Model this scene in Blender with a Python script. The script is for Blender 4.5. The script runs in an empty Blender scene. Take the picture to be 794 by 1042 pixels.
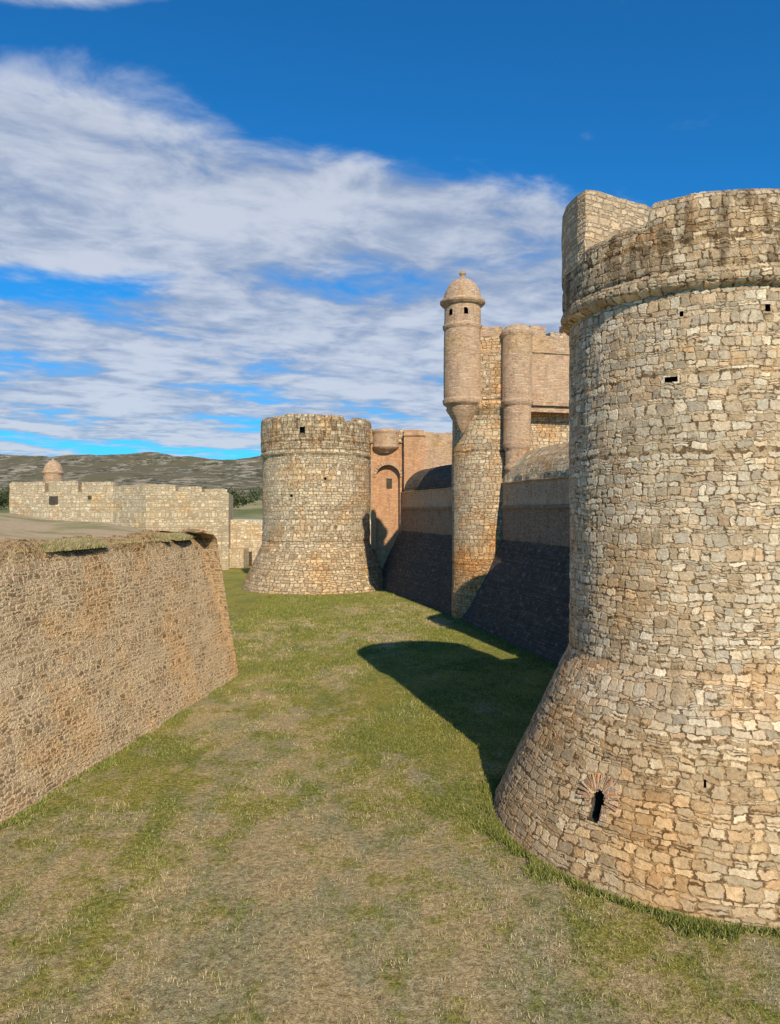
import bpy, math, random
import numpy as np
from mathutils import Vector
rng=np.random.default_rng(7); random.seed(7)
scene=bpy.context.scene
scene.view_settings.view_transform='Standard'; scene.view_settings.look='None'
scene.view_settings.exposure=0; scene.view_settings.gamma=1
H=12.0; F=750.0
# ---------------------------------------------------------------- node helpers
class NT:
    def __init__(s,nt): s.nt=nt; s.n=nt.nodes; s.l=nt.links
    def new(s,t,**k):
        n=s.n.new(t)
        for a,b in k.items(): setattr(n,a,b)
        return n
    def put(s,sock,v):
        if hasattr(v,'is_linked') or hasattr(v,'node'): s.l.new(v,sock)
        else:
            if isinstance(v,(tuple,list)) and len(v)==3 and sock.type=='RGBA': v=(*v,1)
            sock.default_value=v
    def math(s,op,a,b=0.0,c=None,clamp=False):
        n=s.new('ShaderNodeMath',operation=op,use_clamp=clamp)
        s.put(n.inputs[0],a); s.put(n.inputs[1],b)
        if c is not None: s.put(n.inputs[2],c)
        return n.outputs[0]
    def vmath(s,op,a,b=(0,0,0)):
        n=s.new('ShaderNodeVectorMath',operation=op)
        s.put(n.inputs[0],a); s.put(n.inputs[1],b); return n.outputs[0]
    def mix(s,f,a,b,bt='MIX'):
        n=s.new('ShaderNodeMix',data_type='RGBA',blend_type=bt)
        s.put(n.inputs[0],f); s.put(n.inputs[6],a); s.put(n.inputs[7],b); return n.outputs[2]
    def noise(s,vec,scale,detail=4,rough=.55,dist=0,color=False,dim='3D'):
        n=s.new('ShaderNodeTexNoise',noise_dimensions=dim)
        s.put(n.inputs['Vector'],vec); n.inputs['Scale'].default_value=scale
        n.inputs['Detail'].default_value=detail; n.inputs['Roughness'].default_value=rough
        n.inputs['Distortion'].default_value=dist
        return n.outputs[1] if color else n.outputs[0]
    def ss(s,v,a,b,o0=0.0,o1=1.0):
        n=s.new('ShaderNodeMapRange',interpolation_type='SMOOTHSTEP')
        s.put(n.inputs[0],v); s.put(n.inputs[1],a); s.put(n.inputs[2],b); s.put(n.inputs[3],o0); s.put(n.inputs[4],o1)
        return n.outputs[0]
    def ramp(s,f,stops):
        n=s.new('ShaderNodeValToRGB'); cr=n.color_ramp
        while len(cr.elements)<len(stops): cr.elements.new(.5)
        for e,(p,c) in zip(cr.elements,stops): e.position=p; e.color=(*c,1)
        s.put(n.inputs[0],f); return n.outputs[0]
    def sep(s,v):
        n=s.new('ShaderNodeSeparateXYZ'); s.put(n.inputs[0],v); return n.outputs
    def comb(s,x,y,z=0.0):
        n=s.new('ShaderNodeCombineXYZ'); s.put(n.inputs[0],x); s.put(n.inputs[1],y); s.put(n.inputs[2],z); return n.outputs[0]

def newmat(name):
    m=bpy.data.materials.new(name); m.use_nodes=True
    t=NT(m.node_tree); b=m.node_tree.nodes['Principled BSDF']
    b.inputs['Roughness'].default_value=.92; b.inputs['Specular IOR Level'].default_value=.15
    return m,t,b,m.node_tree.nodes['Material Output']

def masonry(name,w,h,stones,mortar,mw=.10,depth=.03,disp=False,dist=.35,rnd=.8,
            stain=.3,zones=(),ochre=None,ochre_amt=.5,var=.45,patch=.0,streak=0,rowvar=.9,gapdark=0.0,split_at=.8):
    m,t,b,out=newmat(name)
    uv=t.new('ShaderNodeTexCoord').outputs['UV']
    m2=t.vmath('MULTIPLY',uv,(1/w,1/h,1))
    nd=t.noise(uv,.8,2,.5,color=True,dim='2D')
    nd=t.vmath('MULTIPLY',t.vmath('SUBTRACT',nd,(.5,.5,.5)),(dist*1.2,dist*2.8,0))
    nd2=t.noise(uv,1.3/w,2,.6,color=True,dim='2D')
    nd2=t.vmath('MULTIPLY',t.vmath('SUBTRACT',nd2,(.5,.5,.5)),(dist*1.1,dist*1.5,0))
    p=t.vmath('ADD',t.vmath('ADD',m2,nd),nd2)
    x,y,_=t.sep(p)
    n1=t.new('ShaderNodeTexNoise',noise_dimensions='1D'); t.put(n1.inputs['W'],t.math('MULTIPLY',y,.55)); n1.inputs['Scale'].default_value=1; n1.inputs['Detail'].default_value=1
    y=t.math('ADD',y,t.math('MULTIPLY',t.math('SUBTRACT',n1.outputs[0],.5),2*rowvar))
    row=t.math('FLOOR',y); fr=t.math('SUBTRACT',y,row)
    wn=t.new('ShaderNodeTexWhiteNoise',noise_dimensions='1D'); t.put(wn.inputs['W'],row)
    x=t.math('MULTIPLY',x,t.math('MULTIPLY_ADD',wn.outputs['Value'],.6,.7))
    W=t.math('ADD',x,t.math('MULTIPLY',row,17.37))
    wv=t.new('ShaderNodeTexVoronoi',voronoi_dimensions='1D',feature='F1')
    we=t.new('ShaderNodeTexVoronoi',voronoi_dimensions='1D',feature='DISTANCE_TO_EDGE')
    for q in (wv,we):
        t.put(q.inputs['W'],W); q.inputs['Scale'].default_value=1; q.inputs['Randomness'].default_value=rnd
    col=wv.outputs['Color']
    r0,g0,b0=t.sep(col)
    split=t.math('GREATER_THAN',g0,split_at)
    sd=t.math('SUBTRACT',fr,t.math('MULTIPLY_ADD',b0,.3,.35))
    fs=t.math('ABSOLUTE',sd)
    ev=t.math('MINIMUM',fr,t.math('SUBTRACT',1.0,fr))
    evs=t.math('MINIMUM',ev,fs)
    ev=t.math('ADD',t.math('MULTIPLY',ev,t.math('SUBTRACT',1.0,split)),t.math('MULTIPLY',evs,split))
    ev=t.math('MULTIPLY',ev,h/w*1.25)
    sm_=t.new('ShaderNodeMath',operation='SMOOTH_MIN'); t.put(sm_.inputs[0],we.outputs['Distance']); t.put(sm_.inputs[1],ev); sm_.inputs[2].default_value=.18
    edge=sm_.outputs[0]
    en=t.math('MULTIPLY',t.math('SUBTRACT',t.noise(uv,10,2,dim='2D'),.5),mw*2.2)
    mask=t.ss(t.math('ADD',edge,en),mw*.2,mw)
    r,g,bb=r0,g0,b0
    r=t.math('FRACT',t.math('ADD',r,t.math('MULTIPLY',split,t.math('MULTIPLY',t.math('GREATER_THAN',sd,0.0),.43))))
    n=len(stones)
    sc=t.ramp(r,[(i/(n-1) if n>1 else 0,c) for i,c in enumerate(stones)])
    val=t.math('MULTIPLY_ADD',t.math('FRACT',t.math('MULTIPLY',g,7.3)),var,1-var*.5)
    fn=t.noise(uv,9,4,.78,dim='2D')
    fine=t.math('MULTIPLY_ADD',fn,1.2,.42)
    val=t.math('MULTIPLY',val,fine)
    sc=t.mix(1.0,sc,t.comb(val,val,val),'MULTIPLY')
    mc=t.mix(1.0,mortar,t.comb(fine,fine,fine),'MULTIPLY')
    if gapdark>0:
        gd_=t.math('MULTIPLY',t.ss(t.noise(uv,2.6,3,.7,dim='2D'),.42,.60),gapdark)
        mc=t.mix(gd_,mc,t.mix(1.0,mc,(.30,.25,.20),'MULTIPLY'))
    c=t.mix(mask,mc,sc)
    bl=t.noise(uv,.7,6,.7,dim='2D')
    if patch>0:
        pm=t.ss(bl,.52,.40)
        c=t.mix(t.math('MULTIPLY',pm,patch),c,mc)
    if ochre:
        om=t.ss(t.noise(uv,.25,5,.6,dim='2D'),.48,.68)
        c=t.mix(t.math('MULTIPLY',om,ochre_amt),c,t.mix(1.0,c,ochre,'MULTIPLY'))
    z=t.sep(uv)[1]
    for (za,zb,fade,mul,amt) in zones:
        zn=t.math('ADD',z,t.math('MULTIPLY',t.math('SUBTRACT',bl,.5),fade*3))
        f=t.math('MULTIPLY',t.ss(zn,za-fade,za+fade),t.ss(zn,zb+fade,zb-fade))
        c=t.mix(t.math('MULTIPLY',f,amt),c,t.mix(1.0,c,mul,'MULTIPLY'))
    sv=t.vmath('MULTIPLY',uv,(1.1,.13,1))
    sn=t.noise(sv,1.5,5,.65,dim='2D')
    sm=t.ss(sn,.5,.75)
    blot=t.ss(bl,.52,.72)
    c=t.mix(t.math('MULTIPLY',sm,stain),c,t.mix(1.0,c,(.48,.43,.37),'MULTIPLY'))
    c=t.mix(t.math('MULTIPLY',blot,stain*.9),c,t.mix(1.0,c,(.54,.49,.43),'MULTIPLY'))
    if streak:
        st=t.math('MULTIPLY',t.ss(t.noise(t.vmath('MULTIPLY',uv,(1.6,.35,1)),1.3,5,.7,dim='2D'),.46,.60),t.ss(z,streak-.2,streak+.3))
        c=t.mix(t.math('MULTIPLY',st,.75),c,t.mix(1.0,c,(.36,.33,.30),'MULTIPLY'))
    t.put(b.inputs['Base Color'],c)
    hgt=t.math('MULTIPLY',mask,t.math('MULTIPLY_ADD',bb,.7,.5))
    hgt=t.math('ADD',hgt,t.math('MULTIPLY',fn,1.1))
    dn=t.new('ShaderNodeDisplacement'); t.put(dn.inputs['Height'],hgt)
    dn.inputs['Midlevel'].default_value=.9; dn.inputs['Scale'].default_value=depth
    t.l.new(dn.outputs[0],out.inputs['Displacement'])
    m.displacement_method='BOTH' if disp else 'BUMP'
    return m

# ---------------------------------------------------------------- mesh helpers
def link(o,parent=None):
    scene.collection.objects.link(o)
    if parent: o.parent=parent
    return o
def empty(name):
    e=bpy.data.objects.new(name,None); scene.collection.objects.link(e); return e
def raw(name,V,Fc,UV,mat,parent=None,smooth=False):
    me=bpy.data.meshes.new(name)
    me.from_pydata(V,[],Fc); 
    if UV is not None:
        ul=me.uv_layers.new(name='UVMap'); ul.data.foreach_set('uv',np.asarray(UV,dtype=np.float32).ravel())
    me.materials.append(mat)
    if smooth: me.polygons.foreach_set('use_smooth',[True]*len(me.polygons))
    me.update()
    return link(bpy.data.objects.new(name,me),parent)
def grid(name,P,UV,mat,parent=None,skip=None,smooth=True,flip=False,attr=None):
    nu,nv=P.shape[:2]
    idx=np.arange(nu*nv).reshape(nu,nv)
    q=np.stack([idx[:-1,:-1],idx[1:,:-1],idx[1:,1:],idx[:-1,1:]],-1)
    if flip: q=q[...,::-1]
    q=q.reshape(-1,4)
    if skip is not None: q=q[~skip.reshape(-1)]
    V=P.reshape(-1,3).astype(np.float32); uvv=UV.reshape(-1,2).astype(np.float32)
    me=bpy.data.meshes.new(name)
    me.vertices.add(len(V)); me.vertices.foreach_set('co',V.ravel())
    me.loops.add(q.size); me.loops.foreach_set('vertex_index',q.ravel().astype(np.int32))
    me.polygons.add(len(q)); me.polygons.foreach_set('loop_start',(np.arange(len(q))*4).astype(np.int32))
    me.update(calc_edges=True)
    ul=me.uv_layers.new(name='UVMap'); ul.data.foreach_set('uv',uvv[q.ravel()].ravel())
    if attr is not None:
        a=me.attributes.new('green','FLOAT','POINT'); a.data.foreach_set('value',attr.ravel().astype(np.float32))
    me.polygons.foreach_set('use_smooth',[smooth]*len(q))
    me.materials.append(mat); me.update()
    return link(bpy.data.objects.new(name,me),parent)
def dens(profile,res):
    out=[]; 
    for (a,b) in zip(profile[:-1],profile[1:]):
        L=math.hypot(b[0]-a[0],b[1]-a[1]); n=max(1,int(round(L/res)))
        for i in range(n):
            f=i/n; out.append((a[0]+(b[0]-a[0])*f,a[1]+(b[1]-a[1])*f))
    out.append(profile[-1]); return np.array(out)
def wob(a,b,seed,amp):
    r=np.random.default_rng(seed); s=0
    for k in range(9):
        fx,fy=r.normal(0,.6*(1+k*.6)),r.normal(0,.6*(1+k*.6)); s=s+np.sin(a*fx+b*fy+r.uniform(0,6.28))/(1+k*.5)
    return s*amp*.5
def vnoise(x,y,scale,oct=5,seed=0,rough=.55):
    r=np.random.default_rng(seed); T=r.uniform(0,1,(256,256)); s=0;a=1;tot=0
    x=np.asarray(x)*scale+500;y=np.asarray(y)*scale+500
    for k in range(oct):
        xi=np.floor(x).astype(int);yi=np.floor(y).astype(int);fx=x-xi;fy=y-yi
        fx=fx*fx*(3-2*fx);fy=fy*fy*(3-2*fy)
        g=lambda i,j:T[(xi+i)%256,(yi+j)%256]
        s=s+a*((g(0,0)*(1-fx)+g(1,0)*fx)*(1-fy)+(g(0,1)*(1-fx)+g(1,1)*fx)*fy); tot+=a
        a*=rough;x=x*2.03+37.1;y=y*2.03+11.7
    return s/tot
def sstep(v,a,b):
    f=np.clip((v-a)/(b-a),0,1); return f*f*(3-2*f)
def profile_top(p): return max(q[1] for q in p)
def revolve(name,cx,cy,profile,res,mat,parent=None,rref=None,jit=.03,holes=(),a0=0.0,seed=1,topjit=0,zmod=None):
    p=dens(profile,res)
    rref=rref or max(q[0] for q in profile)
    na=max(24,int(2*math.pi*rref/res)); ang=np.linspace(0,2*math.pi,na+1)+a0
    s=np.concatenate([[0],np.cumsum(np.hypot(np.diff(p[:,0]),np.diff(p[:,1])))])+p[0,1]
    A,R=np.meshgrid(ang,p[:,0],indexing='ij'); _,Z=np.meshgrid(ang,p[:,1],indexing='ij')
    _,S=np.meshgrid(ang,s,indexing='ij')
    cl=np.cos(A)*rref; sl=np.sin(A)*rref
    d=wob(cl+sl*.3,Z+sl*.5,seed,jit)
    Rr=R+np.where(R>.3,d,0)
    Zz=Z+(np.where(Z>profile_top(profile)-1.0,wob(cl*1.3,sl*1.1,seed+5,topjit),0) if topjit else 0)
    if zmod: Zz=zmod(A,Zz)
    P=np.stack([cx+Rr*np.cos(A),cy+Rr*np.sin(A),Zz],-1)
    UV=np.stack([A*rref,Z*1.0+(S-Z)*0.15],-1)
    sk=None
    if holes:
        Am=(A[:-1,:-1]+A[1:,1:])/2; Zm=(Z[:-1,:-1]+Z[1:,1:])/2; Rm=(R[:-1,:-1]+R[1:,1:])/2
        sk=np.zeros(Am.shape,bool)
        for (ha,hz,hw,hh,arch) in holes:
            da=(Am-ha+math.pi)%(2*math.pi)-math.pi; X=da*Rm; Y=Zm-hz
            ins=(abs(X)<hw/2)&(abs(Y)<hh/2)&(Rm>.5)
            if arch: ins&=~((Y>hh/2-hw/2)&(X**2+(Y-hh/2+hw/2)**2>(hw/2)**2))
            sk|=ins
    return grid(name,P,UV,mat,parent,sk)
def ruled(name,p0,p1,inward,profile,res,mat,parent=None,jit=.04,seed=3,curve=0,flip=False,u0=0,resu=None,topamp=1.0):
    p=dens(profile,res); p0=np.array(p0);p1=np.array(p1)
    L=np.linalg.norm(p1-p0); n=max(2,int(L/(resu or res))); u=np.linspace(0,L,n+1); d=(p1-p0)/L
    inn=np.array(inward)/np.linalg.norm(inward)
    s=np.concatenate([[0],np.cumsum(np.hypot(np.diff(p[:,0]),np.diff(p[:,1])))])+p[0,1]
    U,O=np.meshgrid(u,p[:,0],indexing='ij'); _,Z=np.meshgrid(u,p[:,1],indexing='ij'); _,S=np.meshgrid(u,s,indexing='ij')
    O=O+wob(U*.7,Z,seed,jit)+curve*np.sin(U/L*math.pi)
    k=sstep(Z,profile_top(profile)-1.2,profile_top(profile)-.3)
    Z2=Z+wob(U,O*.3,seed+1,jit)*k*topamp
    if topamp>1: 
        O=O+k*(vnoise(U,Z*2,1.2,6,seed,.65)-.4)*.6
        Z2=Z2+k*(vnoise(U,O,1.6,6,seed+2,.7)-.5)*.6
    P=np.stack([p0[0]+d[0]*U+inn[0]*O,p0[1]+d[1]*U+inn[1]*O,Z2],-1)
    UV=np.stack([U+u0,S],-1)
    return grid(name,P,UV,mat,parent,flip=flip)
def prism(name,poly,z0,z1,mat,parent=None,res=.5,jit=.03,seed=11,smooth=False,batter=0.0):
    V=[];Fc=[];UV=[];n=len(poly); u=0
    cx=sum(p[0] for p in poly)/n; cy=sum(p[1] for p in poly)/n
    r=np.random.default_rng(seed); ring=[]; 
    for i in range(n):
        a=np.array(poly[i],float); b=np.array(poly[(i+1)%n],float); L=np.linalg.norm(b-a); k=max(1,int(L/res))
        for j in range(k):
            q=a+(b-a)*j/k; ring.append((q[0],q[1],u+L*j/k))
        u+=L
    nz=max(1,int((z1-z0)/res)); m=len(ring)
    tj=r.normal(0,jit,m)*1.3
    for k in range(nz+1):
        f=k/nz
        for i,(x,y,uu) in enumerate(ring):
            s=1-batter*f
            V.append((cx+(x-cx)*s+r.normal(0,jit*.4),cy+(y-cy)*s+r.normal(0,jit*.4),z0+(z1-z0)*f+(tj[i] if k==nz else 0)))
    for k in range(nz):
        for i in range(m):
            i2=(i+1)%m; Fc.append((k*m+i,k*m+i2,(k+1)*m+i2,(k+1)*m+i))
            ua=ring[i][2]; ub=ring[i2][2] if i2 else u; za=z0+(z1-z0)*k/nz; zb=z0+(z1-z0)*(k+1)/nz
            UV+=[(ua,za),(ub,za),(ub,zb),(ua,zb)]
    Fc.append([nz*m+i for i in range(m)]); UV+=[(V[nz*m+i][0],V[nz*m+i][1]) for i in range(m)]
    return raw(name,V,Fc,UV,mat,parent,smooth)
def obox(name,c,ax,ay,az,sx,sy,sz,mat,parent=None,jit=0):
    ax,ay,az=[np.array(v,float)/np.linalg.norm(v) for v in (ax,ay,az)]; c=np.array(c,float)
    V=[];
    for k in (-1,1):
        for j in (-1,1):
            for i in (-1,1): V.append(tuple(c+ax*sx/2*i+ay*sy/2*j+az*sz/2*k+rng.normal(0,jit or 1e-6,3)))
    Fc=[(0,1,3,2),(4,5,7,6),(0,1,5,4),(2,3,7,6),(0,2,6,4),(1,3,7,5)]
    dims=[(sx,sy),(sx,sy),(sx,sz),(sx,sz),(sy,sz),(sy,sz)]; o=rng.uniform(0,50)
    UV=[]
    for a,b_ in dims: UV+=[(o,o),(o+a,o),(o+a,o+b_),(o,o+b_)]
    return raw(name,V,Fc,UV,mat,parent)
def lerp(p,q,f): return (p[0]+(q[0]-p[0])*f,p[1]+(q[1]-p[1])*f)

# ---------------------------------------------------------------- materials
m_tower=masonry('rubble_stone',.37,.235,[(.53,.43,.30),(.67,.545,.385),(.59,.43,.26),(.48,.39,.28),(.73,.61,.44),(.54,.36,.205),(.64,.525,.375)],
    (.48,.345,.20),mw=.11,depth=.04,disp=True,dist=.46,stain=.26,ochre=(1.08,.86,.60),ochre_amt=.6,patch=.28,var=.5,gapdark=.95,split_at=.7,
    zones=[(19.9,30,.1,(.88,.85,.80),.8),(6.1,6.9,.3,(1.08,.86,.62),.2),(-1,5.2,1.0,(.86,.76,.60),.75)],rnd=.9,streak=20.0)
m_far=masonry('rubble_stone_far',.62,.38,[(.58,.47,.32),(.70,.56,.37),(.60,.44,.26),(.48,.38,.26),(.72,.60,.41)],
    (.39,.28,.16),mw=.13,depth=.07,dist=.4,stain=.33,ochre=(1.08,.84,.58),ochre_amt=.6,rnd=.9,var=.55,gapdark=.8,
    zones=[(20.9,40,.2,(.92,.88,.82),.7),(-1,6.4,.6,(.88,.82,.74),.8)],streak=21.5)
m_mid=masonry('rubble_stone_mid',.50,.31,[(.57,.44,.29),(.65,.48,.29),(.60,.41,.23),(.46,.36,.24),(.66,.53,.34)],
    (.40,.27,.16),mw=.13,depth=.06,dist=.4,stain=.33,ochre=(1.1,.82,.54),ochre_amt=.8,rnd=.9,var=.5,gapdark=.8,zones=[(-1,8,1.2,(1.05,.82,.56),.8)])
m_brick=masonry('pink_brick',.42,.15,[(.57,.345,.205),(.51,.28,.16),(.65,.43,.27),(.44,.24,.14)],
    (.52,.37,.24),mw=.12,depth=.04,dist=.25,stain=.5,ochre=(1.06,1.04,.86),ochre_amt=.8,var=.55,patch=.35,rowvar=.3)
m_orange=masonry('orange_brick',.40,.14,[(.63,.30,.135),(.55,.24,.10),(.68,.38,.19)],
    (.50,.33,.20),mw=.12,depth=.03,dist=.2,stain=.4,var=.5,rowvar=.3)
m_dbrick=masonry('darker_brick',.42,.15,[(.36,.23,.14),(.30,.18,.11),(.41,.27,.165)],
    (.30,.205,.135),mw=.12,depth=.03,dist=.25,stain=.6,var=.5,rowvar=.3)  # brick in darker tones for the lower curtain face
m_shaded=masonry('shaded_stone',.55,.26,[(.12,.10,.078),(.165,.138,.105),(.09,.077,.063),(.20,.168,.127)],
    (.08,.067,.05),mw=.13,depth=.07,dist=.4,stain=.5,rnd=.9)  # shade of the curtain batter and far parapet put into the stone colour
m_counter=masonry('counterscarp_rubble',.42,.205,[(.31,.19,.10),(.42,.275,.155),(.25,.16,.09),(.49,.345,.20),(.36,.215,.115)],
    (.62,.455,.27),mw=.19,depth=.055,disp=True,dist=.62,rnd=.9,stain=.15,ochre=(1.1,.92,.70),ochre_amt=.6,patch=.5,var=.6,split_at=.7,
    zones=[(10.0,20,.35,(.62,.55,.44),.85)],rowvar=.8)
m_rav=masonry('ravelin_stone',.8,.45,[(.62,.50,.33),(.56,.43,.27),(.66,.54,.36),(.50,.39,.25)],
    (.43,.32,.19),mw=.12,depth=.06,dist=.3,stain=.3,ochre=(1.05,.84,.60),ochre_amt=.6)
m_crown=masonry('crown_stone',.44,.2,[(.60,.46,.30),(.70,.52,.33),(.60,.43,.25),(.52,.40,.26)],
    (.40,.28,.17),mw=.12,depth=.04,dist=.3,stain=.2)
def simple(name,c1,c2,scale=2,bump=.3):
    m,t,b,out=newmat(name); o=t.new('ShaderNodeTexCoord').outputs['Object']
    n=t.noise(o,scale,7,.65); t.put(b.inputs['Base Color'],t.mix(t.ss(n,.35,.65),c1,c2))
    bp=t.new('ShaderNodeBump'); bp.inputs['Strength'].default_value=bump; t.put(bp.inputs['Height'],n); t.l.new(bp.outputs[0],b.inputs['Normal'])
    return m
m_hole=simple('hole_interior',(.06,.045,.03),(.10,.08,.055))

# ---------------------------------------------------------------- near corner tower
T1=(12.3,29.1)
def conehit(px,py,C,rf):
    t_,s_=(px-397)/F,(521-py)/F
    for y in np.arange(15,40,.01):
        x=t_*y; z=H+s_*y; r=math.hypot(x-C[0],y-C[1])
        if r<rf(z): return math.atan2(y-C[1],x-C[0]),z,r
rf1=lambda z: 8.1-(3.05)*(z/6.58) if z<6.58 else (5.05 if z<19.6 else 5.32)
tower=empty('corner_tower')
la,lz,lr=conehit(608,820,T1,rf1)
holes=[(la,lz,.46,.90,True)]
for (px,py,w,h) in [(694,319,.17,.20),(781,313,.19,.2),(684,386,.42,.22),(718,797,.11,.22)]:
    a,z,r=conehit(px,py,T1,rf1); holes.append((a,z,w,h,False))
def crownmod(A,Z):
    dgr=np.degrees(A)%360
    k=sstep(dgr,196,197.5)*sstep(dgr,229.5,228)
    return np.where(Z>21.55,21.55+(Z-21.55)*(1-k*.72),Z)
prof=[(8.2,-.3),(8.1,0),(5.08,6.5),(5.05,6.6),(5.03,19.45),(5.2,19.5),(5.34,19.62),(5.4,19.78),(5.34,19.95),(5.24,20.04),(5.32,20.15),(5.33,21.9),(5.24,22.3),(5.0,22.55),(4.5,22.72),(3.7,22.75),(3.6,21.2),(.01,21.2)]
revolve('tower_shell',*T1,prof,.06,m_tower,tower,rref=5.05,jit=.05,holes=holes,a0=.3,topjit=.09,zmod=crownmod)
for i,(a,z,w,h,ar) in enumerate(holes):
    r=rf1(z); rad=np.array((math.cos(a),math.sin(a),0)); tan=np.array((-math.sin(a),math.cos(a),0))
    D=.9 if ar else .45
    V=[];W=w/2+.05;Hh=h/2+.05
    for dd in (-.10,-D-(.25 if ar else 0)):
        for (sx,sz) in ((-W,-Hh),(W,-Hh),(W,Hh),(-W,Hh)):
            rr=(rf1(z+sz) if dd>-.2 else r+dd)+(dd if dd>-.2 else 0)
            V.append(tuple(np.array((T1[0],T1[1],z+sz))+rad*rr+tan*sx))
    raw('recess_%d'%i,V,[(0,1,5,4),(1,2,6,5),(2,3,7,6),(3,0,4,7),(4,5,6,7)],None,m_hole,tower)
rad=np.array((math.cos(la),math.sin(la),0)); tan=np.array((-math.sin(la),math.cos(la),0))
upv=np.array((0,0,6.58))-rad*3.05; upv/=np.linalg.norm(upv); nrm=np.cross(tan,upv); nrm/=np.linalg.norm(nrm)
if nrm.dot(rad)<0: nrm=-nrm
cc=np.array((T1[0],T1[1],lz))+rad*rf1(lz)
ac=cc+upv*.26
for k in range(17):
    th=math.radians(-14+208*k/16); dr=tan*math.cos(th)+upv*math.sin(th)
    obox('voussoir_%d'%k,ac+dr*.52+nrm*.03,dr,np.cross(nrm,dr),nrm,.48+.06*(k%2),.088,.14,m_brick if k%3 else m_orange,tower,.014)
for sd in (-1,1):
    for k in range(5):
        obox('jamb_%d_%d'%(sd,k),cc+tan*sd*.37+upv*(-.50+k*.145)+nrm*.01,tan,upv,nrm,.2+.08*(k%2),.125,.12,m_brick if k%2 else m_mid,tower,.012)
arc=[]
for k in range(29):
    a=math.radians(199.6-(199.6-40)*k/28); arc.append((T1[0]+5.37*math.cos(a),T1[1]+5.37*math.sin(a)))
prism('raised_crown',arc[::-1],21.3,24.0,m_crown,tower,res=.35,jit=.035)

# ---------------------------------------------------------------- far corner tower
T3=(-11.9,119.0)
tower3=empty('corner_tower')
prof=[(11.9,-.3),(11.8,0),(8.62,7.0),(8.6,7.1),(8.55,20.6),(8.8,20.75),(8.95,21.0),(8.8,21.25),(8.72,21.35),(8.85,21.5),(8.85,26.2),(8.6,26.6),(8.2,26.75),(6.9,26.8),(6.8,25.0),(.01,25.0)]
holes3=[(math.radians(262),24.3,1.0,1.1,False),(math.radians(285),17,.35,.35,False),(math.radians(250),14.5,.35,.35,False)]
def crown3(A,Z):
    dgr=np.degrees(A)%360
    k=sstep(dgr,304,306)*sstep(dgr,330,328)
    return np.where(Z>25.2,25.2+(Z-25.2)*(1-k*.5),Z)
revolve('tower_shell',*T3,prof,.2,m_far,tower3,rref=8.6,jit=.08,holes=holes3,a0=1.2,topjit=.12,seed=9,zmod=crown3)
for i,(a,z,w,h,ar) in enumerate(holes3):
    rad=np.array((math.cos(a),math.sin(a),0)); tan=np.array((-math.sin(a),math.cos(a),0)); r=8.55 if z<20.6 else 8.85
    V=[]
    for dd in (-.12,-1.0):
        for (sx,sz) in ((-w/2-.12,-h/2-.12),(w/2+.12,-h/2-.12),(w/2+.12,h/2+.12),(-w/2-.12,h/2+.12)):
            V.append(tuple(np.array((T3[0],T3[1],z+sz))+rad*(r+dd)+tan*sx))
    raw('recess_%d'%i,V,[(0,1,5,4),(1,2,6,5),(2,3,7,6),(3,0,4,7),(4,5,6,7)],None,m_hole,tower3)

# ---------------------------------------------------------------- curtain wall
cw=empty('curtain_wall')
cA=np.array((18.9,31.0)); cB=np.array((7.6,82.0)); cC=np.array((-3.2,121.0))
arcp=[(4.1+4.2*(1-math.cos(math.radians(a))),15.2+3.7*math.sin(math.radians(a))) for a in range(0,91,9)]
lower=[(-.1,-.3),(4.1,9.0)]
mid1=[(4.1,9.0),(4.1,12.3),(3.93,12.36),(3.93,12.7)]
mid2=[(3.93,12.7),(4.1,12.78),(4.1,15.0),(3.92,15.05),(3.92,15.2)]
upper=[(4.1,15.2)]+arcp+[(16,19.1)]
for nm,(a,b) in {'near':(cA,cB),'far':(cB,cC)}.items():
    d=(b-a)/np.linalg.norm(b-a); inn=(d[1],-d[0])
    if inn[0]<0: inn=(-inn[0],-inn[1])
    ruled('batter_'+nm,a,b,inn,lower,.4,m_shaded,cw,jit=.06,flip=True)
    ruled('brick_face_low_'+nm,a,b,inn,mid1,.2,m_dbrick,cw,jit=.03,flip=True,resu=.6)
    ruled('brick_face_'+nm,a,b,inn,mid2,.2,m_brick,cw,jit=.03,flip=True,resu=.6)
    ruled('rounded_parapet_'+nm,a,b,inn,upper,.35,m_shaded if nm=='far' else m_far,cw,jit=.05,flip=True,resu=.6)
prism('tower_junction',[(12.5,30),(24,27),(32,32),(32,40),(22,36)],0,19.0,m_far,cw)
ft=empty('unseen_shadow_tower')  # unseen behind the near tower, added to cast shadow over the batter
revolve('tower_shell',19.4,45.0,[(4.3,-.3),(4.2,0),(4.1,22.6),(4.5,23.2),(4.6,23.6),(4.4,23.9),(4.4,26.6),(4.1,27.0),(.02,27.1)],.3,m_mid,ft,rref=4.2,jit=.05,a0=.5)

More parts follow.
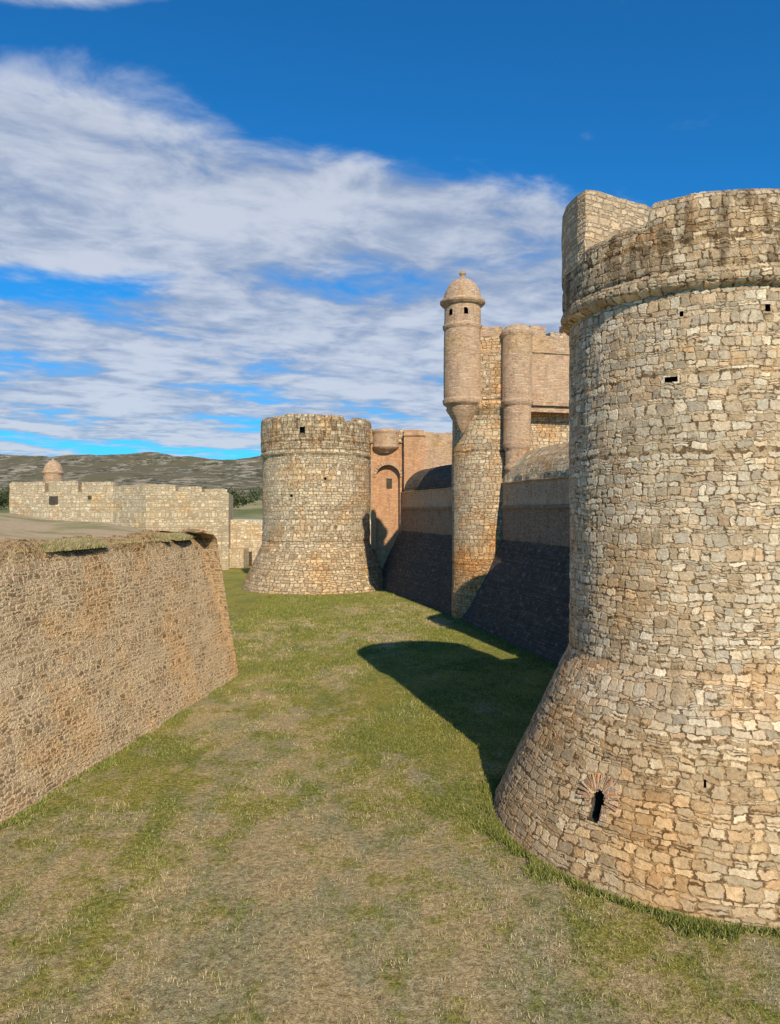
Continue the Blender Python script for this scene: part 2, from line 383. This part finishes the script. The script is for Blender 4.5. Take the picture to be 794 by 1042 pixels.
# ---------------------------------------------------------------- gate tower with bartizans
gt=empty('bartizan_tower')
revolve('round_front',11.1,84,[(4.1,-.3),(4.0,0),(4.0,22.6),(4.15,22.7),(4.3,23.0),(4.6,23.4),(4.75,23.7),(4.6,24.0),(.01,24.0)],.3,m_mid,gt,rref=4.0,jit=.07,a0=.5)
prism('lower_body',[(13.6,81.2),(26,84.6),(24,94),(11,92)],0,23.7,m_mid,gt,res=.6)
A=(8.3,80.6);B=(13.6,79.4);C=(26.5,82.8);D=(24.5,93);E=(11.2,91)
up=[A,B,C,D,E]
prism('cordon',[(A[0]-.15,A[1]-.2),(B[0],B[1]-.25),(C[0]+.1,C[1]-.2),(D[0]+.2,D[1]),(E[0]-.2,E[1]+.2)],23.55,24.0,m_brick,gt,res=.6,jit=.015)
prism('cordon_lower',[(A[0]-.0,A[1]+.1),(B[0],B[1]+.1),(C[0],C[1]+.1),(D[0],D[1]),(E[0],E[1])],22.9,23.5,m_brick,gt,res=.6,jit=.015)
prism('upper_body',up,24.0,31.2,m_brick,gt,res=.5,jit=.04)
prism('string_course',[(A[0]-.1,A[1]-.12),(B[0],B[1]-.14),(C[0]+.1,C[1]-.1),(D[0]+.1,D[1]),(E[0]-.1,E[1]+.1)],29.3,29.6,m_brick,gt,res=.6,jit=.01)
def wallseg(name,p,q,z0,z1,th,mat,parent):
    d=np.array((q[0]-p[0],q[1]-p[1])); d/=np.linalg.norm(d); nn=np.array((-d[1],d[0]))
    a=np.array(p);b=np.array(q)
    prism(name,[tuple(a),tuple(b),tuple(b+nn*th),tuple(a+nn*th)],z0,z1,mat,parent,res=.35,jit=.05)
AB=lambda f:lerp(A,B,f); BC=lambda f:lerp(B,C,f)
wallseg('parapet_a',AB(.25),AB(.72),31.1,32.1,1.2,m_brick,gt)
wallseg('parapet_b',BC(.12),BC(.26),31.1,32.2,1.2,m_brick,gt)
wallseg('parapet_c',BC(.30),BC(.42),31.1,31.6,1.2,m_mid,gt)
wallseg('parapet_d',BC(.42),BC(.49),31.1,32.5,1.0,m_brick,gt)
wallseg('parapet_e',BC(.52),BC(.95),31.1,31.8,1.2,m_brick,gt)
def pil(name,f0,f1,z0,z1,proud,mat):
    p,q=AB(f0),AB(f1); 
    d=np.array((q[0]-p[0],q[1]-p[1])); L=np.linalg.norm(d); d/=L; nn=np.array((d[1],-d[0]))
    c=(np.array(p)+np.array(q))/2+nn*proud/2
    obox(name,(c[0],c[1],(z0+z1)/2),(d[0],d[1],0),(nn[0],nn[1],0),(0,0,1),L,proud,z1-z0,mat,gt)
pil('panel',.28,.72,24.3,31.0,.12,m_mid)
bz=[(.05,20.6),(.5,21.2),(.9,22.0),(1.25,22.5),(1.3,22.6),(1.7,23.3),(1.75,23.5),(2.15,23.8),(2.2,24.2),(2.05,24.35),(2.02,31.9),(2.15,32.0),(2.2,32.3),(2.02,32.4),(2.0,34.4),(2.25,34.55),(2.5,34.8),(2.5,35.05),(2.15,35.1),
    (2.1,35.3),(1.95,36.0),(1.6,36.7),(1.1,37.25),(.5,37.55),(.28,37.65),(.2,37.9),(.38,38.1),(.3,38.35),(.02,38.5)]
bh=[(math.radians(275),33.6,.4,.7,True),(math.radians(225),33.6,.4,.7,True)]
revolve('bartizan',A[0]-.35,A[1]+.2,bz,.12,m_brick,gt,rref=2.05,jit=.04,a0=.7,holes=bh)
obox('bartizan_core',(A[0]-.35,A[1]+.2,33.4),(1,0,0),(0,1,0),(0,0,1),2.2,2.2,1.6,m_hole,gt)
b2=[(.05,13.6),(.35,13.9),(.5,14.3),(.45,14.5),(.7,15.0),(.95,15.4),(.9,15.6),(1.1,16.2),(1.35,16.6),(1.35,16.9),(1.25,17.0),(1.25,18.6),(1.45,18.9),(1.55,19.3),(1.5,19.5),(1.5,23.4),(1.65,23.5),(1.75,23.8),(1.75,24.0),(1.62,24.1),(1.6,30.8),(1.72,30.95),(1.75,31.3),(1.6,31.5),(1.3,31.9),(.8,32.15),(.02,32.2)]
revolve('corner_bartizan',B[0]+.1,B[1]+.1,b2,.14,m_brick,gt,rref=1.6,jit=.04,a0=.7)

# ---------------------------------------------------------------- gatehouse between towers
gh=empty('gatehouse')
K=118/112
x0,x1=-2.9*K,2.1*K; yw=118.0; zt=24.9
V=[];Fc=[];UV=[]
n=16; cx=(x0+x1)/2+.1; hw=1.9; zs=17.6
archp=[(cx-hw,6)]+[(cx-hw*math.cos(math.pi*k/n),zs+hw*math.sin(math.pi*k/n)) for k in range(n+1)]+[(cx+hw,6)]
N=len(archp)
outer=[(x0,6),(x0,zs)]+[(x0+(x1-x0)*k/(N-5),zt) for k in range(N-4)]+[(x1,zs),(x1,6)]
for (x,z) in archp: V.append((x,yw,z))
for (x,z) in outer: V.append((x,yw,z))
for (x,z) in archp: V.append((x,yw+.9,z))
for i in range(N-1):
    Fc.append((i,i+1,N+i+1,N+i)); UV+=[(V[j][0],V[j][2]) for j in (i,i+1,N+i+1,N+i)]
    Fc.append((i,2*N+i,2*N+i+1,i+1)); UV+=[(0,V[i][2]),(2.2,V[i][2]),(2.2,V[i+1][2]+.3),(0,V[i+1][2]+.3)]
Fc.append([2*N+i for i in range(N)]); UV+=[(V[2*N+i][0],V[2*N+i][2]) for i in range(N)]
raw('arched_recess',V,Fc,UV,m_orange,gh)
for k in range(15):
    th=math.pi*(k+.5)/15; dr=(math.cos(th),0,math.sin(th))
    obox('archivolt_%d'%k,(cx+dr[0]*(hw+.3),yw-.06,zs+dr[2]*(hw+.3)),dr,(-dr[2],0,dr[0]),(0,1,0),.5,.38,.2,m_brick,gh,.01)
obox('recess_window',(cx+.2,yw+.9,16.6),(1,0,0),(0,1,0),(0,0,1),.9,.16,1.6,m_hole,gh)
prism('body',[(x0,yw+.95),(x1,yw+.95),(x1+7,yw+4),(x1+7,yw+14),(x0,yw+14)],0,zt,m_orange,gh,res=.7)
prism('right_block',[(x1+.01,yw-1.2),(x1+3.2,yw-1.2),(x1+3.2,yw+3),(x1+.01,yw+3)],8,zt+.1,m_orange,gh,res=.6)
prism('right_wing',[(x1+3.22,yw-.2),(x1+10,yw+.6),(x1+10,yw+8),(x1+3.22,yw+8)],8,zt-.2,m_brick,gh,res=.6,jit=.08)
prism('top_slab',[(x0-.3,yw-.3),(x1-.02,yw-.3),(x1-.02,yw+3),(x0-.3,yw+3)],zt-1.8,zt+.3,m_mid,gh,res=.5)
prism('coping',[(x1-.1,yw-1.4),(x1+3.35,yw-1.4),(x1+3.35,yw+3),(x1-.1,yw+3)],zt-.8,zt-.5,m_brick,gh,res=.5,jit=.01)
bq=[(.9,21.4),(1.3,21.7),(1.9,22.1),(2.2,22.4),(2.1,22.5),(2.1,24.5),(2.25,24.7),(2.25,25.0),(2.0,25.2),(.02,25.5)]
revolve('corbelled_turret',-.7,yw+.3,bq,.2,m_brick,gh,rref=1.8,jit=.04)

# ---------------------------------------------------------------- left counterscarp wall
ct=empty('counterscarp_wall')
f0=np.array((-18.4,4.0)); f1=np.array((-11.1,53.9)); 
cprof=[(-.1,-.3),(2.1,9.8),(2.2,10.15),(2.5,10.42),(3.6,10.62)]
d=(f1-f0)/np.linalg.norm(f1-f0); inn=(-d[1],d[0])
ruled('near_face',f0,f1,inn,cprof,.075,m_counter,ct,jit=.10,seed=21,flip=False,topamp=2.0)
g1=np.array((-75.0,92.0)); d2=(g1-f1)/np.linalg.norm(g1-f1); inn2=(-d2[1],d2[0])
ruled('return_face',f1,g1,inn2,cprof,.4,m_counter,ct,jit=.05,seed=23)

m_terr,t,b,out=newmat('dry_terrace_ground')
o=t.new('ShaderNodeTexCoord').outputs['Object']
c=t.mix(t.ss(t.noise(o,.25,8,.65),.42,.60),(.52,.37,.215),(.27,.24,.09))
c=t.mix(t.ss(t.noise(o,3,6,.7),.45,.7),c,(.36,.27,.15)); t.put(b.inputs['Base Color'],c)
bp=t.new('ShaderNodeBump'); bp.inputs['Strength'].default_value=.8; t.put(bp.inputs['Height'],t.noise(o,5,6,.7)); t.l.new(bp.outputs[0],b.inputs['Normal'])
nn=80
P_=np.zeros((nn+1,nn+1,3))
i0=np.array((inn[0],inn[1]))
def isect(p,d,q,e):
    A_=np.array([[d[0],-e[0]],[d[1],-e[1]]]); s=np.linalg.solve(A_,q-p); return p+d*s[0]
near0=f0+i0*2.9; near1=isect(f0+i0*2.9,d,f1+np.array(inn2)*2.9,d2); far1=g1+np.array(inn2)*2.9; far0=np.array((-90.0,4.0))
for i in range(nn+1):
    for j in range(nn+1):
        u,v=i/nn,j/nn
        v2=v**1.5
        p=(near0*(1-v2)+far0*v2)*(1-u)+(near1*(1-v2)+far1*v2)*u
        dd=v2*70
        z=10.42+min(1.4,dd*.07)+.12*math.sin(p[0]*.7+p[1]*.3)*min(1,dd*.3)
        P_[i,j]=(p[0],p[1],z)
grid('terrace_ground',P_,P_[...,:2],m_terr,flip=True)

# ---------------------------------------------------------------- ravelin (outer work)
rv=empty('ravelin')
rp=[(-33.5,153),(-47.5,143.5),(-56,149),(-78,151),(-80,190),(-40,188)]
prism('rampart',rp,0,16.0,m_rav,rv,res=1.2,jit=.07)
for k,(p,q,a_,b_,z) in enumerate([(rp[1],rp[2],0,.46,17.4),(rp[1],rp[2],.55,1,17.2),(rp[2],rp[3],0,.3,18.0),(rp[2],rp[3],.34,.62,18.2),(rp[2],rp[3],.66,1,18.1),(rp[0],rp[1],.02,.30,16.7),(rp[0],rp[1],.34,.62,17.0),(rp[0],rp[1],.66,.98,17.3)]):
    s,e=lerp(p,q,a_),lerp(p,q,b_)
    dv=np.array((e[0]-s[0],e[1]-s[1])); dv/=np.linalg.norm(dv); nv=np.array((-dv[1],dv[0])); 
    ctr=np.array((-60,170.)); mid_=(np.array(s)+np.array(e))/2
    if nv.dot(ctr-mid_)<0: nv=-nv
    s=np.array(s)+nv*.06; e=np.array(e)+nv*.06
    prism('parapet_%d'%k,[tuple(s),tuple(e),tuple(e+nv*2.2),tuple(s+nv*2.2)],15.8,z,m_rav,rv,res=.8,jit=.1)
sx,sy=(54-397)*156/F,156
revolve('sentry_box',sx,sy,[(1.9,15),(1.9,20.0),(2.2,20.2),(2.25,20.5),(1.95,20.6),(1.85,21.3),(1.5,22.1),(.9,22.7),(.3,22.95),(.2,23.3),(.02,23.4)],.25,m_brick,rv,rref=1.9,jit=.03)
for k,(px,py,w_,h_) in enumerate([(55,509,1.8,1.6),(92,506,.7,.7),(128,507,.7,.7)]):
    Y=149.0+(-56-(px-397)*149/F)*2/22
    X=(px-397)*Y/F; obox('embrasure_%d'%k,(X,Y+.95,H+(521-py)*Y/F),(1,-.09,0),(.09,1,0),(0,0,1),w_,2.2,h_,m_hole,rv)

fc=empty('counterscarp_wall')
ruled('face',(-36,165),(40,172),(-.09,1),[(-.1,-.3),(1.2,9.6),(1.5,10.1),(2.6,10.3)],.5,m_rav,fc,jit=.06,flip=True)
X=(250-397)*165/F; 
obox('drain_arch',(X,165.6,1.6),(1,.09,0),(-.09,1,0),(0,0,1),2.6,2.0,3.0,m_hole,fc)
prism('ramp_block',[(-35.5,158),(-31.5,158.5),(-31.5,164.5),(-35.5,164.5)],0,4.0,m_rav,fc,res=.8)

# ---------------------------------------------------------------- ground: moat floor
def greenfield(x,y):
    g=vnoise(x,y*.55,.16,3,1)*.50+vnoise(x,y*.7,.9,6,2,.74)*.66
    tr=np.abs(x+y*.05+1.0)
    g=g-.06*sstep(tr,5,.5)*sstep(y,62,40)+.20*sstep(y,22,60)-.03
    g+=.05*sstep(x,-5,-11)-.18*np.exp(-((x+5)/5)**2-((y-54)/5)**2)-.05*np.exp(-((x-1)/4)**2-((y-19)/4)**2)
    g+=(vnoise(x,y*.4,.11,4,9)-.5)*.35*sstep(y,45,70)
    return sstep(g,.48,.80)
m_gr,t,b,out=newmat('moat_grass_ground')
o=t.new('ShaderNodeTexCoord').outputs['Object']
at=t.new('ShaderNodeAttribute'); at.attribute_name='green'
fin=t.noise(o,6,5,.80); fin2=t.noise(o,20,3,.8); med=t.noise(o,1.3,7,.80)
gm=t.ss(t.math('ADD',t.math('MULTIPLY',at.outputs['Fac'],.60),t.math('MULTIPLY_ADD',med,1.8,t.math('MULTIPLY_ADD',fin2,.8,-1.06))),.22,.80)
dry=t.ramp(fin,[(.28,(.17,.12,.06)),(.42,(.37,.27,.145)),(.54,(.56,.43,.25)),(.70,(.74,.60,.39))])
grn=t.ramp(fin,[(.28,(.05,.065,.012)),(.46,(.22,.21,.035)),(.66,(.46,.42,.10))])
c=t.mix(t.math('MULTIPLY',gm,.92),dry,grn)
hue=t.ss(t.noise(t.vmath('MULTIPLY',o,(1,.5,1)),.35,5,.7),.42,.60)
c=t.mix(hue,t.mix(1.0,c,(1.12,1.05,.9),'MULTIPLY'),t.mix(1.0,c,(.80,.88,.8),'MULTIPLY'))
f2=t.math('MULTIPLY_ADD',fin2,3.0,-.42); c=t.mix(1.0,c,t.comb(f2,f2,f2),'MULTIPLY')
t.put(b.inputs['Base Color'],c)
bp=t.new('ShaderNodeBump'); bp.inputs['Strength'].default_value=1; bp.inputs['Distance'].default_value=.14
t.put(bp.inputs['Height'],t.math('ADD',t.math('MULTIPLY',med,2.0),t.math('ADD',fin,t.math('MULTIPLY',fin2,.4)))); t.l.new(bp.outputs[0],b.inputs['Normal'])
gx=np.concatenate([np.linspace(-60,-21,30),np.linspace(-20.8,19,230),np.linspace(20,70,30)])
gy=np.concatenate([np.linspace(-20,11,20),np.linspace(11.2,92,440),np.linspace(93,190,120)])
GX,GY=np.meshgrid(gx,gy,indexing='ij')
GZ=wob(GX*.35,GY*.35,77,.06)-.02
grid('moat_ground',np.stack([GX,GY,GZ],-1),np.stack([GX,GY],-1),m_gr,attr=greenfield(GX,GY))

# ---------------------------------------------------------------- outer plain and hills
m_pl,t,b,out=newmat('garrigue_plain')
o=t.new('ShaderNodeTexCoord').outputs['Object']; x_,y_,z_=t.sep(o)
n1=t.noise(t.vmath('MULTIPLY',o,(1,.5,1)),.009,6,.7); n2=t.noise(o,.035,8,.85); n3=t.noise(t.vmath('MULTIPLY',o,(1,.25,1)),.012,4)
field=t.ramp(n3,[(.3,(.14,.16,.045)),(.45,(.42,.33,.16)),(.55,(.15,.17,.05)),(.7,(.46,.35,.20))])
hill=t.mix(t.ss(n2,.47,.56),(.075,.075,.035),(.40,.32,.23))
hill=t.mix(t.ss(n1,.45,.58),hill,(.15,.125,.065))
c=t.mix(t.ss(y_,700,1000),field,hill); t.put(b.inputs['Base Color'],c)
ys=np.concatenate([np.linspace(174,700,60),np.linspace(720,3600,150)]); xs=np.linspace(-3200,3200,340)
X_,Y_=np.meshgrid(xs,ys,indexing='ij')
base=10.4+np.clip((Y_-230)/470,0,1)**1.2*14
hl=np.clip((Y_-750)/1500,0,1); hl=hl*hl*(3-2*hl)
ridge=1+.05*np.sin(X_/420+1.2)+.04*np.sin(X_/170+Y_/300)+.03*np.sin(X_/77+Y_/90)+.015*np.sin(X_/31+1+Y_/44)
ridge*=1-.10*np.clip((X_+1400)/1800,0,1)
Z_=base+hl*154*ridge+hl*(vnoise(X_,Y_,.006,5,66)-.5)*46
Z_=np.where(Y_<176,10.3,Z_)
grid('plain_and_hills',np.stack([X_,Y_,Z_],-1),np.stack([X_,Y_],-1),m_pl,flip=False)
sheet=np.array([[(-3200,-400,9.9),(-3200,174,10.4)],[(-89,-400,9.9),(-89,174,10.4)]],float)
grid('outer_ground',sheet,sheet[...,:2],m_pl,flip=True)

# ---------------------------------------------------------------- tree line
m_leaf,t,b,out=newmat('foliage')
ri=t.new('ShaderNodeNewGeometry').outputs['Random Per Island']
t.put(b.inputs['Base Color'],t.ramp(ri,[(0,(.035,.045,.018)),(.5,(.06,.075,.03)),(1,(.10,.11,.045))]))
V=[];Fc=[]
def leafclump(cx,cy,cz,r,n,s):
    for _ in range(n):
        v=rng.normal(0,1,3); v/=np.linalg.norm(v); q=np.array((cx,cy,cz))+v*r*rng.uniform(.4,1.05)*np.array((1,1,.75))
        a=rng.normal(0,1,3);a/=np.linalg.norm(a); b_=np.cross(a,rng.normal(0,1,3)); b_/=np.linalg.norm(b_)
        i=len(V); 
        for k in (q+a*s,q-a*s*.6+b_*s*.7,q-a*s*.6-b_*s*.7): V.append(tuple(k))
        Fc.append((i,i+1,i+2))
for _ in range(170):
    y=rng.uniform(330,700); px=rng.choice([rng.uniform(60,240),rng.uniform(-100,300)]); x=(px-397)*y/F
    zb=10.4+np.clip((y-230)/470,0,1)**1.2*14; h=rng.uniform(5,14)
    for k in range(4): leafclump(x+rng.normal(0,h*.45),y+rng.normal(0,2),zb+h*rng.uniform(.3,.65),h*.42,50,.8)
raw('tree_line',V,Fc,None,m_leaf)

# ---------------------------------------------------------------- grass blades
m_bl,t,b,out=newmat('grass_blades')
geo=t.new('ShaderNodeNewGeometry'); ri=geo.outputs['Random Per Island']
gcol=t.ramp(ri,[(0,(.06,.085,.012)),(.5,(.18,.21,.03)),(1,(.37,.36,.075))])
dcol=t.ramp(ri,[(0,(.26,.19,.09)),(.5,(.52,.40,.21)),(1,(.72,.58,.36))])
at=t.new('ShaderNodeAttribute'); at.attribute_name='dry'
t.put(b.inputs['Base Color'],t.mix(at.outputs['Fac'],gcol,dcol))
def blades(name,xy,h,w,dry,z0=0.0):
    n=len(xy); a=rng.uniform(0,6.28,n); lean=rng.normal(0,.5,(n,2))*h[:,None]
    z0=np.zeros(n)+z0
    b0=np.c_[xy[:,0]-np.cos(a)*w,xy[:,1]-np.sin(a)*w,z0-.03]
    b1=np.c_[xy[:,0]+np.cos(a)*w,xy[:,1]+np.sin(a)*w,z0-.03]
    tp=np.c_[xy+lean,h+z0]
    Vv=np.stack([b0,b1,tp],1).reshape(-1,3).astype(np.float32)
    me=bpy.data.meshes.new(name); me.vertices.add(3*n); me.vertices.foreach_set('co',Vv.ravel())
    me.loops.add(3*n); me.loops.foreach_set('vertex_index',np.arange(3*n,dtype=np.int32))
    me.polygons.add(n); me.polygons.foreach_set('loop_start',(np.arange(n)*3).astype(np.int32))
    me.update(calc_edges=True)
    at_=me.attributes.new('dry','FLOAT','POINT'); at_.data.foreach_set('value',np.repeat(np.clip(dry,0,1),3).astype(np.float32))
    me.materials.append(m_bl); return link(bpy.data.objects.new(name,me))
def okmask(x,y):
    m=(np.hypot(x-T1[0],y-T1[1])>8.15)&(np.hypot(x-T3[0],y-T3[1])>11.8)
    m&=(x>(-14.9+(y-28.2)*.148+.05))|(y>54)
    return m
nC=16000
cl=np.c_[rng.uniform(-17,16,nC),14+92*rng.uniform(0,1,nC)**1.4]
gf=greenfield(cl[:,0],cl[:,1]); keep=rng.uniform(0,1,nC)<(.22+.78*gf); cl=cl[keep]; gf=gf[keep]
sp=rng.uniform(.04,.34,len(cl))*(1+cl[:,1]/80); hc=rng.uniform(.03,.11,len(cl)); hc=np.where(rng.uniform(0,1,len(cl))<.08,hc*2.2,hc)
n=280000
ci=rng.integers(0,len(cl),n)
xy=cl[ci]+rng.normal(0,1,(n,2))*sp[ci][:,None]
k=okmask(xy[:,0],xy[:,1]); xy=xy[k]; ci=ci[k]
fl=1+np.clip(xy[:,1]-22,0,80)*.03
dryc=np.clip((1-gf)*.9,0,.85)+rng.uniform(-.35,.4,len(cl))
blades('grass',xy,hc[ci]*rng.uniform(.5,1.1,len(xy))*fl**.6,.010*fl,dryc[ci]+rng.normal(0,.2,len(xy)))
pts=[];
n=34000; th=rng.uniform(math.radians(150),math.radians(300),n)
wd=sstep(vnoise(th*8.1,th*0,1.1,4,31),.35,.75)
k=rng.uniform(0,1,n)<.15+wd; th=th[k]; wd=wd[k]
rr=8.15+np.abs(rng.normal(0,.12,len(th)))+np.abs(rng.normal(0,.30,len(th)))*wd
pts.append(np.c_[T1[0]+rr*np.cos(th),T1[1]+rr*np.sin(th)])
n=20000; u=rng.uniform(.3,1,n); wd=sstep(vnoise(u*50,u*0,.8,4,33),.4,.75); k=rng.uniform(0,1,n)<.1+wd; u=u[k]; wd=wd[k]
off=-(np.abs(rng.normal(0,.1,len(u)))+np.abs(rng.normal(0,.45,len(u)))*wd-.05)
pts.append(f0+(f1-f0)*u[:,None]+np.array(inn)*off[:,None])
u=rng.uniform(0,1,9000); q=cA+(cB-cA)*u[:,None]; pts.append(q-np.array((1,.2))*np.abs(rng.normal(0,.4,len(u)))[:,None])
u=rng.uniform(0,1,9000); q=cB+(cC-cB)*u[:,None]; pts.append(q-np.array((1,.2))*np.abs(rng.normal(0,.5,len(u)))[:,None])
pw=np.concatenate(pts)
blades('weeds',pw,rng.uniform(.05,.22,len(pw)),np.full(len(pw),.022),rng.normal(.10,.15,len(pw)))
n=70000; u=rng.uniform(.3,1,n); wd=sstep(vnoise(u*50,u*0,.55,5,41),.42,.62); k=rng.uniform(0,1,n)<wd+.08; u=u[k]; wd=wd[k]
off=2.25+np.abs(rng.normal(0,.35,len(u)))-.40*wd*rng.uniform(0,1,len(u))
q=f0+(f1-f0)*u[:,None]+np.array(inn)*off[:,None]
blades('wall_top_weeds',q,rng.uniform(.04,.24,len(q))*(.3+wd),np.full(len(q),.016),rng.normal(.7,.3,len(q)),z0=10.15+np.clip(off-2.1,0,.5)*.5)

# ---------------------------------------------------------------- light, sky
EL=math.radians(34); AZ=math.radians(164)
sv=Vector((math.sin(AZ)*math.cos(EL),math.cos(AZ)*math.cos(EL),math.sin(EL)))
L=bpy.data.lights.new('sun','SUN'); L.energy=5.0; L.angle=math.radians(.5); L.color=(1,.89,.71)
so=link(bpy.data.objects.new('sun',L)); so.rotation_euler=(-sv).to_track_quat('-Z','Y').to_euler(); so.location=(0,0,80)
w=bpy.data.worlds.new('World'); scene.world=w; w.use_nodes=True
t=NT(w.node_tree); bg=w.node_tree.nodes['Background']
sky=t.new('ShaderNodeTexSky',sky_type='NISHITA'); sky.sun_disc=False; sky.sun_elevation=EL; sky.sun_rotation=AZ
sky.air_density=1.0; sky.dust_density=.3; sky.ozone_density=2.5
skyc=t.mix(1.0,sky.outputs[0],(.14,.88,1.45),'MULTIPLY')
dirv=t.new('ShaderNodeTexCoord').outputs['Generated']
x,y,z=t.sep(dirv)
zz=t.math('ADD',t.math('MAXIMUM',z,0.0),.06)
X=t.math('DIVIDE',x,zz); Y=t.math('DIVIDE',y,zz)
a=math.radians(24)
U=t.math('ADD',t.math('MULTIPLY',X,math.cos(a)),t.math('MULTIPLY',Y,math.sin(a)))
Vv=t.math('SUBTRACT',t.math('MULTIPLY',Y,math.cos(a)),t.math('MULTIPLY',X,math.sin(a)))
pc=t.comb(t.math('MULTIPLY',U,.85),Vv,5.3)
nz=t.noise(pc,1.35,4,.5,.25); nz2=t.noise(pc,5.0,7,.60,.3)
edge=t.math('SUBTRACT',Y,t.math('MULTIPLY_ADD',X,.40,1.81))
bias=t.ss(edge,-.22,.22,-.22,.22)
bias=t.math('SUBTRACT',bias,t.ss(edge,1.1,2.0,0,.05))
gx_=t.math('SUBTRACT',X,-1.25); gy_=t.math('SUBTRACT',Y,2.6)
gd=t.math('SQRT',t.math('ADD',t.math('POWER',t.math('MULTIPLY',gx_,1.0),2.0),t.math('POWER',t.math('MULTIPLY',gy_,3.2),2.0)))
gap=t.ss(gd,.9,.2,0,.22)
low=t.ss(Y,4.6,8.0,0,.14)
def wisp(cx_,cy_,sx_,sy_,amt):
    a_=t.math('POWER',t.math('MULTIPLY',t.math('SUBTRACT',X,cx_),1/sx_),2.0); b_=t.math('POWER',t.math('MULTIPLY',t.math('SUBTRACT',Y,cy_),1/sy_),2.0)
    return t.ss(t.math('ADD',a_,b_),1.0,0.0,0,amt)
wi=t.math('SUBTRACT',wisp(-.55,1.22,.55,.12,.32),wisp(.75,1.40,.7,.32,.16))
dn=t.math('ADD',t.math('MULTIPLY_ADD',nz2,.44,t.math('SUBTRACT',nz,.22)),t.math('ADD',t.math('SUBTRACT',t.math('SUBTRACT',bias,gap),low),wi))
cm=t.math('MULTIPLY',t.ss(dn,.42,.68),.93)
shade=t.ss(t.math('ADD',t.math('MULTIPLY',nz,.5),t.math('MULTIPLY',nz2,.5)),.40,.60)
cc_=t.mix(shade,(3.0,3.8,5.4),(6.1,6.6,7.6))
final=t.mix(cm,skyc,cc_)
t.put(bg.inputs['Color'],final); bg.inputs['Strength'].default_value=.1

# ---------------------------------------------------------------- camera
cam=bpy.data.cameras.new('camera'); cam.sensor_fit='HORIZONTAL'; cam.sensor_width=36; cam.lens=F/794*36; cam.clip_end=8000; cam.clip_start=.1
co=link(bpy.data.objects.new('camera',cam)); co.location=(0,0,H); co.rotation_euler=(math.radians(90),0,0); scene.camera=co
